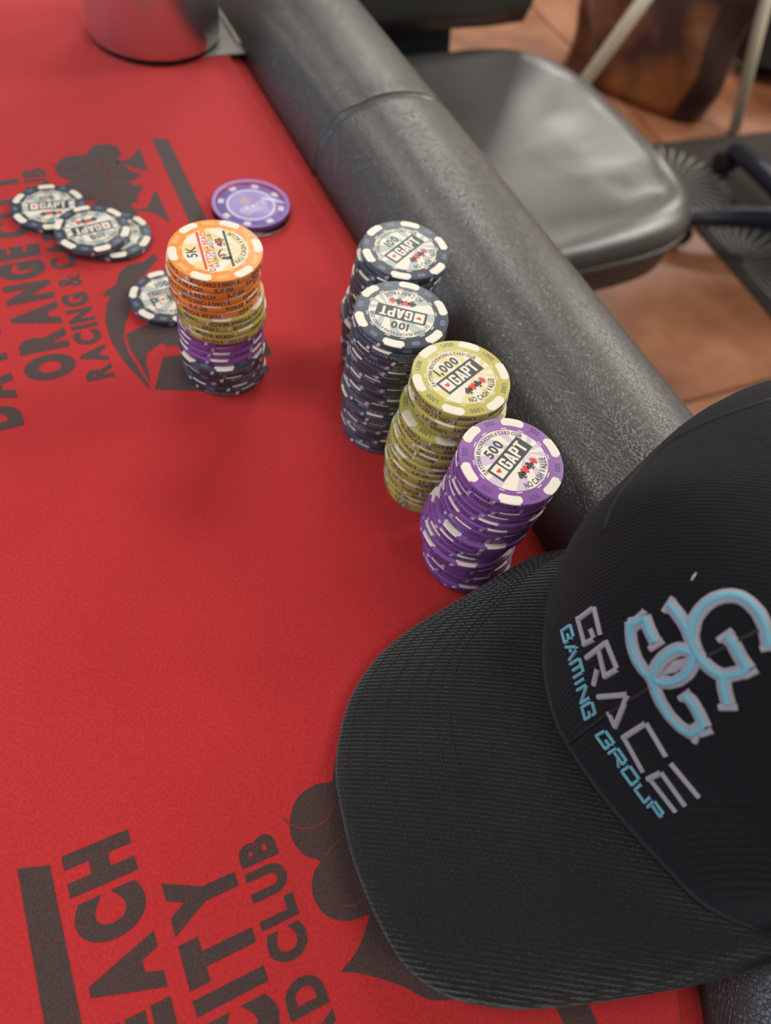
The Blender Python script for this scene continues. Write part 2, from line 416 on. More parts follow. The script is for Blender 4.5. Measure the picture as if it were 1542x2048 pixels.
def face_poker():
    mb = MB(); z = TH + 0.00004
    put(mb, '100', 0.20 * R, lambda x, y: (x, y + 0.36 * R, z), 0, 1.0, 0.035)
    mb.poly([(-0.5 * R, 0.10 * R), (0.5 * R, 0.10 * R), (0.5 * R, 0.27 * R), (-0.5 * R, 0.27 * R)], z, 0)
    put(mb, 'DAYTONA BEACH', 0.11 * R, lambda x, y: (x, y + 0.125 * R, z + 0.00001), 2, 0.75, 0.02)
    x = block(mb, 'P', -0.5 * R, -0.27 * R, 0.33 * R, z, 0); minicard(mb, x, -0.27 * R, 0.22 * R, 0.33 * R, z)
    for px, py, qx, qy in ((x, -0.27 * R, x + 0.22 * R, -0.25 * R), (x, 0.04 * R, x + 0.22 * R, 0.06 * R), (x, -0.27 * R, x + 0.02 * R, 0.06 * R), (x + 0.2 * R, -0.27 * R, x + 0.22 * R, 0.06 * R)):
        mb.poly([(px, py), (qx, py), (qx, qy), (px, qy)], z + 0.00002, 0)
    block(mb, 'KER', x + 0.25 * R, -0.27 * R, 0.33 * R, z, 0, 0.85)
    arc_text(mb, 'NO CASH VALUE', 0.11 * R, 0.66 * R, -PI / 2, z, 0, True)
    return mb.mesh('face_print', [M['ink'], M['redink'], M['cream']])

# emblem of the card club in (along, across) millimetres, read off the felt
EMB = {
 'suits': [(438.7, 39.8), (443.6, 43.2), (444.6, 51.6), (439.6, 57.3), (432.3, 57.3), (426.4, 54.1), (421.2, 56.0), (416.1, 59.2), (409.7, 63.5), (406.1, 59.4), (404.2, 54.5), (397.8, 62.2), (392.9, 57.8), (386.8, 55.8), (382.6, 50.7), (379, 52.5), (360.3, 51.1), (360.9, 44), (363.2, 40.3), (368.5, 35.7), (374, 29.4), (378.8, 22.7), (380.9, 18.9), (382.9, 23.6), (385.6, 27.7), (389.4, 31.4), (391.9, 33.2), (392.7, 26.8), (396.3, 21.2), (399.5, 19.2), (403.1, 18.5), (406.5, 18.8), (409, 19.9), (411.5, 21.8), (413.4, 24.4), (417, 20.4), (421.5, 18.4), (426, 18.3), (429.7, 19.6), (433.5, 22.2), (436.1, 25.8), (437.2, 32.5), (436.0, 37.5)],
 'stem': [(425.5, 52.5), (427.3, 62.0), (435.6, 68.3), (434.5, 69.6), (413.7, 68.4), (414.4, 65.1), (419.1, 60.0)],
 'stem2': [(378.9, 51.6), (379.3, 59.6), (392.0, 66.5), (391.9, 68.2), (362.2, 68.1), (368.8, 64.6), (374.9, 60.1)],
 'mane': [(339.8, 52.9), (335.1, 53.3), (326.9, 45.8), (322.3, 39.7), (311.6, 34.6), (300.9, 30.3), (292.0, 25.4), (282.8, 22.4), (273.1, 21.8), (260.7, 23.9), (247.6, 26.0), (246.7, 25.0), (257.3, 21.6), (267.8, 18.3), (282.5, 15.9), (295.8, 16.4), (306.5, 19.3), (313.6, 23.3), (314.2, 19.2), (318.2, 22.0), (320.8, 27.8), (328.6, 30.8), (334.4, 37.1), (334.7, 45.3)],
 'head': [(284.5, 23.9), (287.9, 33.2), (288.7, 42.0), (284.7, 61.5), (266.9, 56.2), (270.7, 40.1), (273.0, 40.0), (273.4, 38.6), (271.4, 34.2), (268.4, 30.0), (262.5, 28.1), (253.3, 27.5), (249.4, 26.8), (264.6, 24.9), (274.9, 23.0)],
 'chest': [(264.1, 36.8), (261.8, 54.6), (263.2, 79.0), (240.6, 84.2), (233.7, 69.1), (237.6, 47.3), (245.1, 27.5)],
}
def face_orange():
    mb = MB(); z = TH + 0.00004
    put(mb, '5K', 0.22 * R, lambda x, y: (x - 0.02 * R, y + 0.40 * R, z), 0, 0.95, 0.02)
    for y0, m in ((0.27, 1), (-0.30, 3)):
        hw = math.sqrt(0.69 ** 2 - (abs(y0) + 0.06) ** 2)
        mb.poly([(-hw * R, y0 * R), (hw * R, y0 * R), (hw * R, (y0 + 0.055) * R), (-hw * R, (y0 + 0.055) * R)], z, m)
    put(mb, 'DAYTONA BEACH', 0.125 * R, lambda x, y: (x, y + 0.115 * R, z), 1, 0.85, 0.02)
    put(mb, 'RACING & CARD CLUB', 0.085 * R, lambda x, y: (x - 0.02 * R, y + 0.015 * R, z), 0, 0.82, 0.02)
    for k, P in EMB.items():
        s = 0.0034 * R
        mb.poly([((a - 340) * s, (-(b - 45)) * s * 1.15 - 0.13 * R) for a, b in P], z, 0)
    suit(mb, 'heart', 0.24 * R, -0.12 * R, 0.14 * R, z + 0.00001, 1); suit(mb, 'diamond', -0.2 * R, -0.13 * R, 0.13 * R, z + 0.00001, 1)
    arc_text(mb, 'NO CASH VALUE', 0.105 * R, 0.645 * R, -PI / 2, z, 0, True, 1.0, 0.02)
    return mb.mesh('face_print', [M['ink'], M['redink'], M['cream'], mat('green_ink', (0.03, 0.075, 0.055), 0.45)])

bodym = {}; spotm = {}; edgem = {}; inlaym = {}
for k in KIND:
    bodym[k] = chip_body().mesh('poker_chip', [M[CH + k]], True, 35)
    spotm[k] = chip_spots(k); edgem[k] = chip_edge(k); inlaym[k] = chip_inlay(k)
facem = {k: face_tour(k) for k in ('black', 'purple', 'yellow')}; facem['orange'] = face_orange(); facem['poker'] = face_poker()
def chip(kind, loc, rz, label, group, face=None, tilt=(0, 0), flip=False):
    o = bpy.data.objects.new('poker_chip', bodym[kind]); COL.objects.link(o)
    o.location = loc; o.rotation_euler = (tilt[0], tilt[1], rz); tag(o, label, 'poker chip', group)
    for nm, me in (('rim_spots', spotm[kind]), ('edge_lettering', edgem[kind])):
        c = bpy.data.objects.new(nm, me); COL.objects.link(c); c.parent = o
        if nm == 'edge_lettering' and flip:          # the chip lies the other way up, its edge reads upside down
            c.rotation_euler = (PI, 0, 0); c.location = (0, 0, TH)
    if face:
        c = bpy.data.objects.new('inlay', inlaym[kind]); COL.objects.link(c); c.parent = o
        q = bpy.data.objects.new('face_print', facem[face]); COL.objects.link(q); q.parent = c
    return o
ORD = ['topmost', 'second from the top', 'third from the top', 'fourth from the top', 'fifth from the top', 'sixth from the top', 'seventh from the top',
       'eighth from the top', 'ninth from the top', 'tenth from the top', 'tenth from the bottom', 'ninth from the bottom', 'eighth from the bottom', 'seventh from the bottom', 'sixth from the bottom', 'fifth from the bottom', 'fourth from the bottom', 'third from the bottom', 'second from the bottom', 'bottommost']
def stack(base, kinds, face, face_deg, offs, words, where, group, flips):
    """offs: {k from the top: (right mm, towards the viewer mm)}, interpolated; the chip kinds from the top"""
    n = len(kinds); ks = sorted(offs)
    er = Vector((RIGHT.x, RIGHT.y, 0)).normalized()
    tv = Vector((-base.x, -base.y, 0)).normalized()
    for k, kind in enumerate(kinds):
        lo = max([q for q in ks if q <= k]); hi = min([q for q in ks if q >= k]); t = 0 if hi == lo else (k - lo) / (hi - lo)
        dx = lerp(offs[lo][0], offs[hi][0], t) * 0.001; dy = lerp(offs[lo][1], offs[hi][1], t) * 0.001
        if k: dx += random.uniform(-0.0004, 0.0004); dy += random.uniform(-0.0004, 0.0004)
        loc = Vector((base.x, base.y, TZ + (n - 1 - k) * PITCHZ)) + er * dx + tv * dy
        rz = math.radians(face_deg) if k == 0 else random.uniform(0, 2 * PI)
        chip(kind, loc, rz, '%s, %s in the %s' % (words[kind], ORD[k], where), group, face if k == 0 else None, (0, 0), random.random() < flips)

# ------------------------------------------------------------------ room
FX0, FX1, FY0, FY1, CEIL = -4.0, 5.0, -3.0, 7.0, 2.8
M['grout'] = mat('dark_grout', (0.10, 0.06, 0.04), 0.8)
M['tile'] = mat('stained_brown_tile', (0.36, 0.165, 0.085), 0.42)
_v = coords(M['tile']); _N, _L, _b = nodes(M['tile'])
_oi = _N.new('ShaderNodeObjectInfo'); _ad = _N.new('ShaderNodeVectorMath'); _L.new(_v, _ad.inputs[0]); _L.new(_oi.outputs['Location'], _ad.inputs[1])
ramp(M['tile'], noise(M['tile'], _ad.outputs[0], 5.0, 4), [(0.25, (0.12, 0.040, 0.016)), (0.5, (0.24, 0.092, 0.040)), (0.75, (0.34, 0.155, 0.082))])
M['wall'] = mat('cream_wall', (0.62, 0.58, 0.50), 0.8); M['ceil'] = mat('white_ceiling', (0.75, 0.74, 0.7), 0.9)
def slab(name, c, sx, sy, sz, m):
    mb = MB(); mb.box(c, sx, sy, sz); return tag(mb.build(name, m), kind='structure')
floor = slab('floor', ((FX0 + FX1) / 2, (FY0 + FY1) / 2, -0.058), FX1 - FX0, FY1 - FY0, 0.1, M['grout'])
TS = 0.60; tang = math.radians(34)
tm = MB(); hs = TS / 2 - 0.003
tm.grid([[(x, y, z) for x, y in ((-q, -q), (q, -q), (q, q), (-q, q))] for q, z in ((hs, -0.008), (hs, -0.0015), (hs - 0.002, 0.0))], closed_u=True)
tm.face((8, 9, 10, 11)); tmesh = tm.mesh('floor_tile', [M['tile']])
o0 = Vector((0.5363, 1.0958, 0)); e1 = Vector((math.cos(tang), math.sin(tang), 0)); e2 = Vector((-e1.y, e1.x, 0))
for i in range(-8, 12):
    for j in range(-8, 12):
        p = o0 + e1 * (i + 0.35) * TS + e2 * (j + 0.5) * TS
        if FX0 + 0.45 < p.x < FX1 - 0.45 and FY0 + 2.9 < p.y < FY1 - 0.45:
            t = bpy.data.objects.new('floor_tile', tmesh); COL.objects.link(t); t.parent = floor
            t.location = p; t.rotation_euler = (0, 0, tang)
slab('ceiling', ((FX0 + FX1) / 2, (FY0 + FY1) / 2, CEIL + 0.05), FX1 - FX0, FY1 - FY0, 0.1, M['ceil'])
slab('wall_left', (FX0 - 0.05, (FY0 + FY1) / 2, CEIL / 2), 0.1, FY1 - FY0, CEIL, M['wall'])
slab('wall_right', (FX1 + 0.05, (FY0 + FY1) / 2, CEIL / 2), 0.1, FY1 - FY0, CEIL, M['wall'])
slab('wall_back', ((FX0 + FX1) / 2, FY1 + 0.05, CEIL / 2), FX1 - FX0, 0.1, CEIL, M['wall'])
slab('wall_front', ((FX0 + FX1) / 2, FY0 - 0.05, CEIL / 2), FX1 - FX0, 0.1, CEIL, M['wall'])

# ------------------------------------------------------------------ poker table
RN, RR, S0, S1 = 0.1685, 0.376, 0.103, 1.75          # rail line, end radius, straight from S0 to S1
CN = RN - RR
def track(step):
    """closed racetrack: list of (n, s, outward n, outward s), clockwise from the far end of the near straight"""
    P = []; L = S1 - S0; k = int(L / step)
    for i in range(k): P.append((RN, S1 - L * i / k, 1, 0))
    k2 = int(PI * RR / step)
    for i in range(k2): a = -PI * i / k2; P.append((CN + RR * math.cos(a), S0 + RR * math.sin(a), math.cos(a), math.sin(a)))
    for i in range(k): P.append((CN - RR, S0 + L * i / k, -1, 0))
    for i in range(k2): a = PI - PI * i / k2; P.append((CN + RR * math.cos(a), S1 + RR * math.sin(a), math.cos(a), math.sin(a)))
    return P
table = empty('poker_table', (0, 0, 0))
tag(table, 'poker table with red felt, dark printed lettering and padded black rail', 'table')
TR = track(0.012)
def ring(inset, z): return [ns(n - a * inset, s - b * inset, z) for n, s, a, b in TR]
mb = MB(); rows = [ring(-0.012, -0.02), ring(-0.004, -0.0085), ring(0.002, -0.0058), ring(0.0095, -0.0042), ring(0.0120, 0.0), ring(0.02, 0.0)]
b0 = mb.grid(rows, closed_u=True, flip=True); n0 = len(TR); mb.face([b0 + 5 * n0 + i for i in range(n0)][::-1])
mb.build('felt', M['felt'], table, True, 40)
mb = MB()
# padded rail, swept along the same line; the seam is a shallow groove across it
def rail_profile(sq=1.0):
    P = []
    for k in range(45):
        a = math.radians(212 - 244 * k / 44); ca, sa = math.cos(a), math.sin(a)
        x = math.copysign(abs(ca) ** 0.86, ca); z = math.copysign(abs(sa) ** 0.86, sa)
        g = 1 - 0.030 * math.exp(-((a - math.radians(112)) / 0.15) ** 2) + 0.022 * math.exp(-((a - math.radians(134)) / 0.16) ** 2) - 0.012 * math.exp(-((a - math.radians(75)) / 0.15) ** 2)
        P.append((0.0495 + 0.050 * x * sq * g, -0.006 + 0.046 * z * sq * g))
    return P
SEAM = 0.392
rows = []
def rail_rows():
    prm = []
    for n, s, a, b in TR: prm.append((n, s, a, b))
    extra = [(RN, SEAM + d, 1, 0) for d in (-0.006, -0.004, -0.003, -0.002, -0.001, 0, 0.001, 0.002, 0.003, 0.004, 0.006)]
    L = [q for q in prm if not (q[2] == 1 and abs(q[1] - SEAM) < 0.007)]
    i = next(i for i, q in enumerate(L) if q[1] < SEAM)
    return L[:i] + extra[::-1] + L[i:]
for n, s, a, b in rail_rows():
    d = s - SEAM if (a == 1) else 9
    sq = 1.0 - 0.03 * math.exp(-(d / 0.0016) ** 2) + 0.014 * math.exp(-((d - 0.006) / 0.004) ** 2)
    sq *= 1 + 0.004 * math.sin(s * 31) * math.sin(n * 40 + s * 13)
    row = []
    for k, (wd, z) in enumerate(rail_profile(sq)):
        bow = 0.0
        row.append(ns(n + a * wd, s + b * wd, z))
    rows.append(row)
mb.grid(rows, closed_v=True, flip=False); mb.build('rail', M['rail'], table, True)
mb = MB(); pts = [ns(RN + wd, SEAM + 0.0034, z + 0.0002) for wd, z in rail_profile(1.004)]; mb.tube(pts, 0.0007, 6)
so = mb.build('seam', M['rail'], table, True)
mb = MB(); mb.grid([ring(0.0, -0.03), ring(0.0, -0.13)], closed_u=True, flip=True); mb.grid([ring(-0.09, -0.03), ring(-0.07, -0.13)], closed_u=True)
b0 = mb.grid([ring(-0.07, -0.13), ring(0.05, -0.131)], closed_u=True); n0 = len(TR); mb.face([b0 + n0 + i for i in range(n0)])
mb.grid([ring(-0.09, -0.03), ring(0.0, -0.03)], closed_u=True, flip=True)
mb.build('apron', M['apron'], table)
for s in (0.35, 1.45):
    c = ns(CN, s); mb = MB(); mb.lathe([(0.055, 0.03), (0.05, TZ - 0.131)], 24, (c.x, c.y, 0)); mb.lathe([(0.28, 0.0), (0.28, 0.012), (0.2, 0.03), (0.05, 0.045)], 32, (c.x, c.y, 0))
    mb.build('pedestal', M['blackplastic'], table, True, 40)
# printed emblem and lettering on the felt
for rep, ds in (('a', 0.0), ('b', -0.390), ('c', 0.390)):
    zz = 0.00012; mb = MB()
    def P_(s, n, z=zz): return ns(n, s + ds, z)
    for txt, nb, cap, s_end, ln, off in (('DAYTONA BEACH', -0.0315, 0.0215, 0.4485, None, 0.075), ('ORANGE CITY', -0.0030, 0.0228, 0.428, None, 0.075), ('RACING & CARD CLUB', 0.0125, 0.0128, 0.429, None, 0.055)):
        gl, wd = layout(txt, cap, 1.0, off, 0.13)
        target = {'DAYTONA BEACH': 0.205, 'ORANGE CITY': 0.160, 'RACING & CARD CLUB': 0.170}[txt]; k = target / wd
        put(mb, txt, cap, lambda x, y: P_(s_end + x, nb - y), 0, k, off, 0.13, 1.0)
    mb.build('printed_lettering', M['print'], table)
    mb = MB()
    for s0, s1, n0_, n1_ in ((0.25, 0.4505, -0.0678, -0.0568), (0.25, 0.4445, 0.0775, 0.0885)):
        mb.grid([[P_(s0, n0_), P_(s1, n0_ + 0.0015)], [P_(s0, n1_), P_(s1 - 0.003, n1_)]], flip=True)
    mb.build('printed_bar', M['print'], table)
    mb = MB()
    for k, P in EMB.items():
        PP = P
        if k == 'suits': PP = [(q.x, q.y) for q in spline([Vector((a, b, 0)) for a, b in P + [P[0]]], 3)[:-1]]
        pp = [P_(a / 1000, b / 1000) for a, b in PP]; mb.poly([(q.x, q.y, q.z) for q in pp])
    em = mb.build('printed_emblem', M['print'], table)
    mb = MB()
    def hair(pts, wd=0.00025):
        V = [P_(a / 1000, b / 1000, zz + 0.0001) for a, b in pts]; rws = []
        for i, q in enumerate(V):
            t = (V[min(i + 1, len(V) - 1)] - V[max(i - 1, 0)]).normalized(); x = Vector((-t.y, t.x, 0)) * wd; rws.append([q - x, q + x])
        mb.grid(rws, flip=True)
    hair([(434 + 10 * math.cos(t), 27.5 + 10 * math.sin(t)) for t in [2.2 + 0.25 * i for i in range(10)]])
    hair([(430, 47), (424, 44), (418, 46), (412, 44), (404, 45), (398, 40), (396, 30), (398, 26)])
    hair([(424, 44), (418, 36), (414, 26)]); hair([(412, 60), (409, 54), (411, 47), (418, 46)])
    hair([(398, 52), (394, 47), (395, 40)])
    mb.build('emblem_outline', M['printline'], em)
# the grey plate where the felt stops, beside the tumbler
mb = MB(); nA, nB, sA, sB = 0.118, 0.171, 0.531, 0.78
mb.box(tuple(ns((nA + nB) / 2, (sA + sB) / 2, 0.0004)), nB - nA, sB - sA, 0.0012, 0, math.atan2(NV.y, NV.x))
pl = mb.build('drop_plate', M['plate'], table)
mb = MB()
for n_ in (0.1675,): mb.box(tuple(ns(n_, (sA + sB) / 2 + 0.004, 0.0022)), 0.0022, sB - sA - 0.01, 0.003, 0, math.atan2(NV.y, NV.x))
mb.build('plate_ridge', M['plate_strip'], pl)

# ------------------------------------------------------------------ chips on the table
W100, W500, W1K, W5K = 'black 100 poker chip', 'purple 500 poker chip', 'yellow 1,000 poker chip', 'orange 5,000 poker chip'
WORDS = dict(black=W100, purple=W500, yellow=W1K, orange=W5K)
def V2(x, y): return Vector((x, y, 0))
stack(V2(-0.0945, 0.2392), ['orange'] * 6 + ['yellow'] * 4 + ['purple'] * 4 + ['black'] * 6, 'orange', 119,
      {0: (0.3, 0), 1: (-0.6, -0.3), 2: (-1.3, 0.2), 5: (-1.2, -0.6), 6: (0.8, 0.4), 9: (1.0, 0.3), 10: (0.2, -1.2), 12: (0.0, -0.9), 13: (-0.4, 0.8), 14: (-0.6, 2.6), 15: (0.2, 0.6), 19: (0.4, 0.2)},
      WORDS, 'mixed stack', 'chips of the mixed orange topped stack', 0.5)
stack(V2(-0.0186, 0.2680), ['black'] * 20, 'black', 64, {0: (0.3, 0), 1: (-1.0, 0), 3: (-1.8, 0.8), 6: (-2.5, 0.5), 9: (-4.2, 1.2), 10: (-5.5, 1.8), 12: (-4.6, 0), 19: (-3.2, 0)},
      dict(black=W100), 'rear black stack', 'chips of the rear black stack', 0.5)
stack(V2(-0.0125, 0.2280), ['black'] * 20, 'black', 180, {0: (0, 0), 1: (-0.2, 1.0), 3: (-0.8, 0.6), 8: (-1.2, 0.0), 12: (-1.6, 0.6), 14: (-0.8, 0.2), 19: (0.0, 0.0)},
      dict(black=W100), 'front black stack', 'chips of the front black stack', 0.5)
stack(V2(0.0163, 0.2012), ['yellow'] * 20, 'yellow', 58, {0: (0, 0), 1: (0.4, -0.2), 2: (-0.2, 0.3), 4: (1.9, -0.8), 5: (-1.6, 0.5), 8: (-1.4, 0.8), 9: (-2.6, 0.5), 12: (-3.6, 1.2), 14: (-3.4, 0.8), 19: (-1.8, 0)},
      dict(yellow=W1K), 'yellow stack', 'chips of the yellow stack', 0.5)
stack(V2(0.0398, 0.1670), ['purple'] * 20, 'purple', 65, {0: (0, 0), 1: (-0.3, -0.2), 3: (-0.5, -0.8), 4: (-0.7, 0.6), 7: (-1.6, 0.2), 8: (-2.2, 2.0), 10: (-4.6, 0.8), 11: (-5.0, 1.2), 12: (-4.8, 2.6), 13: (-4.2, 0.6), 17: (-2.0, 0.6), 18: (-0.8, 1.4), 19: (-0.3, 0.5)},
      dict(purple=W500), 'purple stack', 'chips of the purple stack', 0.5)
GL = 'black chips lying loose on the felt'
def lay(p, kind, deg, label, face, z=0.0, tilt=(0, 0)): chip(kind, (p[0], p[1], TZ + z + 0.0002), math.radians(deg), label, GL, face, tilt)
lay((-0.2205, 0.3196), 'black', 29, 'black 100 chip lying flat at the far left of the felt', 'black')
lay((-0.1797, 0.3103), 'black', 150, 'black 100 chip half covered by another chip on the felt', 'black')
lay((-0.1896, 0.3065), 'black', -139, 'black 100 chip lying on top of another loose chip', 'black', 0.0036, (0.0, 0.0))
lay((-0.1358, 0.2744), 'black', 42, 'black 100 chip with a red heart card, behind the mixed stack', 'poker')
# souvenir chip in a clear capsule
M['acryl'] = mat('clear_acrylic', (1, 1, 1), 0.04, Transmission_Weight=1.0, IOR=1.12)
M['gold'] = mat('gold_print', (0.72, 0.48, 0.12), 0.35); M['lav'] = mat('lavender_centre', (0.36, 0.28, 0.62), 0.4)
M['pwhite'] = mat('white_print', (0.8, 0.78, 0.84), 0.4); M['deep'] = mat('violet_rim', (0.23, 0.15, 0.46), 0.4)
cp = Vector((-0.1176, 0.3595, TZ + 0.0003)); RC = 0.0230
cc = MB(); cc.lathe([(RC - 0.0012, 0), (RC, 0.0008), (RC, 0.0052), (RC - 0.0012, 0.006)], 64)
root = cc.build('chip_capsule', M['acryl'], None, True, 40, cp)
root.rotation_euler = (0, 0, math.radians(55)); tag(root, 'clear capsule holding a lavender chip with gold monogram', 'capsule')
mb = MB(); mb.lathe([(R - 0.0006, 0.0014), (R, 0.0018), (R, 0.0042), (R - 0.0006, 0.0046)], 64); mb.lathe([(RC - 0.003, 0.0060), (RC - 0.0008, 0.0063), (RC - 0.0008, 0.0056)], 48, cap=False)
sc = mb.build('souvenir_chip', M['deep'], root, True, 40)
mb = MB(); z = 0.00463; n = 48
mb.poly([(0.72 * R * math.cos(2 * PI * i / n), 0.72 * R * math.sin(2 * PI * i / n)) for i in range(n)], z, 0)
mb.poly([(0.66 * R * math.cos(2 * PI * i / n), 0.66 * R * math.sin(2 * PI * i / n)) for i in range(n)], z + 0.00002, 1)
for i in range(8): sector(mb, 0.80 * R, 0.97 * R, i * PI / 4, math.radians(13), z, 0, 0.15)
put(mb, 'GG', 0.22 * R, lambda x, y: (x - 0.05 * R, y + 0.12 * R, z + 0.00004), 2, 0.8, 0.03, -0.18)
put(mb, 'GRACE', 0.17 * R, lambda x, y: (x, y - 0.18 * R, z + 0.00004), 0, 1.1, 0.02)
put(mb, 'GAMING GROUP', 0.07 * R, lambda x, y: (x, y - 0.31 * R, z + 0.00004), 0, 1.0, 0.02)
mb.build('chip_print', [M['pwhite'], M['lav'], M['gold']], sc)

# ------------------------------------------------------------------ tumbler
cu = empty('steel_tumbler', (-0.2390, 0.5265, TZ + 0.0014)); tag(cu, 'brushed steel tumbler standing on the felt at the top', 'tumbler')
mb = MB(); mb.lathe([(0.0425, 0.002), (0.0448, 0.003), (0.0456, 0.008), (0.0465, 0.16), (0.0455, 0.162), (0.0445, 0.16), (0.042, 0.012), (0.0, 0.011)], 64, cap=False)
mb.build('body', M['steel'], cu, True, 50)
mb = MB(); mb.lathe([(0.0435, 0.0), (0.0442, 0.0006), (0.0440, 0.002), (0.0420, 0.0024)], 64); mb.build('base_ring', M['steel_dark'], cu, True, 50)

# ------------------------------------------------------------------ cap
CO, CS = 0.206, 0.014
BASEPX = [(1195, 1080, .036), (1120, 1150, .035), (1095, 1240, .034), (1090, 1330, .033), (1110, 1430, .033), (1150, 1510, .033), (1230, 1620, .033), (1330, 1730, .034), (1420, 1815, .036), (1542, 1866, .040)]
cap = empty('baseball_cap', tuple(ns(CO, CS, 0.02))); tag(cap, 'black baseball cap with cyan and lilac embroidery, resting on the rail', 'cap')
bx, by, bz = cap.location
def cl(p): return Vector(p) - Vector((bx, by, bz))            # world to cap-local
seam = spline([at(*q) for q in BASEPX], 8)
tail = [ns(CO - 0.02, CS - 0.084, 0.044), ns(CO + 0.03, CS - 0.082, 0.047), ns(CO + 0.072, CS - 0.055, 0.048), ns(CO + 0.092, CS, 0.048), ns(CO + 0.075, CS + 0.052, 0.047), ns(CO + 0.03, CS + 0.079, 0.045), ns(CO - 0.005, CS + 0.080, 0.042)]
loop = resample(spline(list(seam) + tail + [seam[0]], 6), 121)[:-1]
# start the loop so index 0 is the rear
ctr = ns(CO, CS, 0.04)
HC, LEAN = 0.090, -0.010
def crown_pt(i, t):
    b = loop[i % len(loop)]; d = b - ctr; d.z = 0; h = HC * math.sin(t)
    sc_ = math.cos(t) ** 0.60 + 0.15 * math.sin(2 * t) * max(0.0, d.dot(SV) / max(d.length, 1e-6))   # the side facing the chips bulges
    f = d.dot(-NV) / max(d.length, 1e-6)
    return ctr + d * sc_ + NV * (LEAN * math.sin(t) * 1.0) + Vector((0, 0, lerp(b.z - ctr.z, 0, math.sin(t)) + h))
NT = 40
def crown_rows():
    return [[crown_pt(i, (PI / 2 * 0.985) * (1 - (1 - j / NT) ** 1.15)) for i in range(len(loop))] for j in range(NT + 1)]
rows = crown_rows(); mb = MB(); b0 = mb.grid([[cl(p) for p in r] for r in rows], closed_u=True); n = len(loop); mb.face([b0 + NT * n + i for i in range(n)])
crown = mb.build('crown', M['crown'], cap, True)
bvh = BVHTree.FromPolygons([Vector(v) + cap.location for v in mb.v], mb.f)
# underside sweat band so the crown is not an open shell
mb = MB(); mb.grid([[cl(p.lerp(ctr, f_) + Vector((0, 0, dz))) for p in loop] for dz, f_ in ((0.0, 0.012), (0.012, 0.03), (0.03, 0.12))], closed_u=True, flip=True); mb.build('sweatband', M['thread'], cap, True)
# brim
OUT = [(1196, 1086, .034), (1130, 1096, .029), (1060, 1113, .023), (930, 1190, .013), (830, 1250, .009), (760, 1310, .008), (712, 1380, .008), (686, 1460, .008), (678, 1540, .011), (690, 1620, .014), (715, 1720, .017), (760, 1830, .019), (820, 1930, .020), (900, 1988, .020), (1000, 2013, .021), (1100, 2015, .022), (1250, 1997, .025), (1420, 1966, .031), (1542, 1928, .040), (1640, 1890, .046)]
NB = 90; outer = resample(spline([at(*q) for q in OUT], 8), NB)
inner = resample(list(seam) + [loop_p for loop_p in spline([seam[-1], ns(CO - 0.035, CS - 0.080, 0.044)], 4)[1:]], NB)
rows = []; uvs = []
for j in range(15):
    v = j / 14; r = []; q = []
    for i in range(NB):
        p = inner[i].lerp(outer[i], v); p.z += 0.006 * math.sin(PI * v) ** 0.8 * math.sin(PI * i / (NB - 1))
        p = p - Vector((0, 0, 0.0015)); r.append(p); q.append((i / NB, v))
    rows.append(r); uvs.append(q)
top = rows; bot = [[p - Vector((0, 0, 0.0026)) for p in r] for r in rows]
full = [[cl(p) for p in r] for r in top]
e_ = [cl(p.lerp(q, 0.5) + (p - a).normalized() * 0.0012) for p, q, a in zip(top[-1], bot[-1], top[-2])]
mb = MB(); mb.grid(full + [e_] + [[cl(p) for p in r] for r in bot[::-1]])
mb.build('brim', M['brim'], cap, True)
# rows of stitching on the brim
for v in (0.50, 0.56, 0.63, 0.71, 0.80, 0.88, 0.955):
    mb = MB(); f = v * 14; j = int(f); u = f - j
    pts = [cl(rows[j][i].lerp(rows[j + 1][i], u) + Vector((0, 0, 0.00002))) for i in range(2, NB - 2)]
    mb.tube(pts, 0.00028, 5); mb.build('stitch_row', M['thread'], cap, True)
# piping where brim meets crown, side seam ridge and front seam
mb = MB(); mb.tube([cl(p + Vector((0, 0, 0.0004))) for p in inner], 0.0013, 8); mb.build('brim_seam', M['thread'], cap, True)
def on_crown(x, y):
    d = (FWD + RIGHT * ((x - 771) / FPX) - UP * ((y - 1024) / FPX)).normalized()
    h = bvh.ray_cast(EYE, d)
    return (h[0], h[1] if h[1].dot(d) < 0 else -h[1]) if h[0] is not None else None
def ribbon(mb, px, wpx, lift, closed=False, m=0, step=5.0):
    """raised satin stitch following a drawn line on the crown's front panel"""
    Q = [Vector((a, b, 0)) for a, b in px]
    if closed: Q.append(Q[0])
    L = sum((b - a).length for a, b in zip(Q, Q[1:])); C = resample(Q, max(3, int(L / step)))
    H = [on_crown(p.x, p.y) for p in C]
    H = [h for h in H if h]
    if len(H) < 2: return
    rws = []; uv = []; acc = 0.0
    for i, (p, nn) in enumerate(H):
        t = (H[min(i + 1, len(H) - 1)][0] - H[max(i - 1, 0)][0]).normalized(); x = nn.cross(t).normalized()
        hw = wpx * 0.5 * (p - EYE).dot(FWD) / FPX
        if i: acc += (p - H[i - 1][0]).length
        rws.append([cl(p + x * hw * a + nn * (lift * b)) for a, b in ((-1, -0.3), (-0.85, 0.55), (-0.4, 0.95), (0, 1.0), (0.4, 0.95), (0.85, 0.55), (1, -0.3))])
        uv.append([(acc, a) for a in range(7)])
    mb.grid(rws, m, uv=uv)
Z = lambda P: [(x / 3.338 + 1080, y / 3.338 + 1130) for x, y in P]
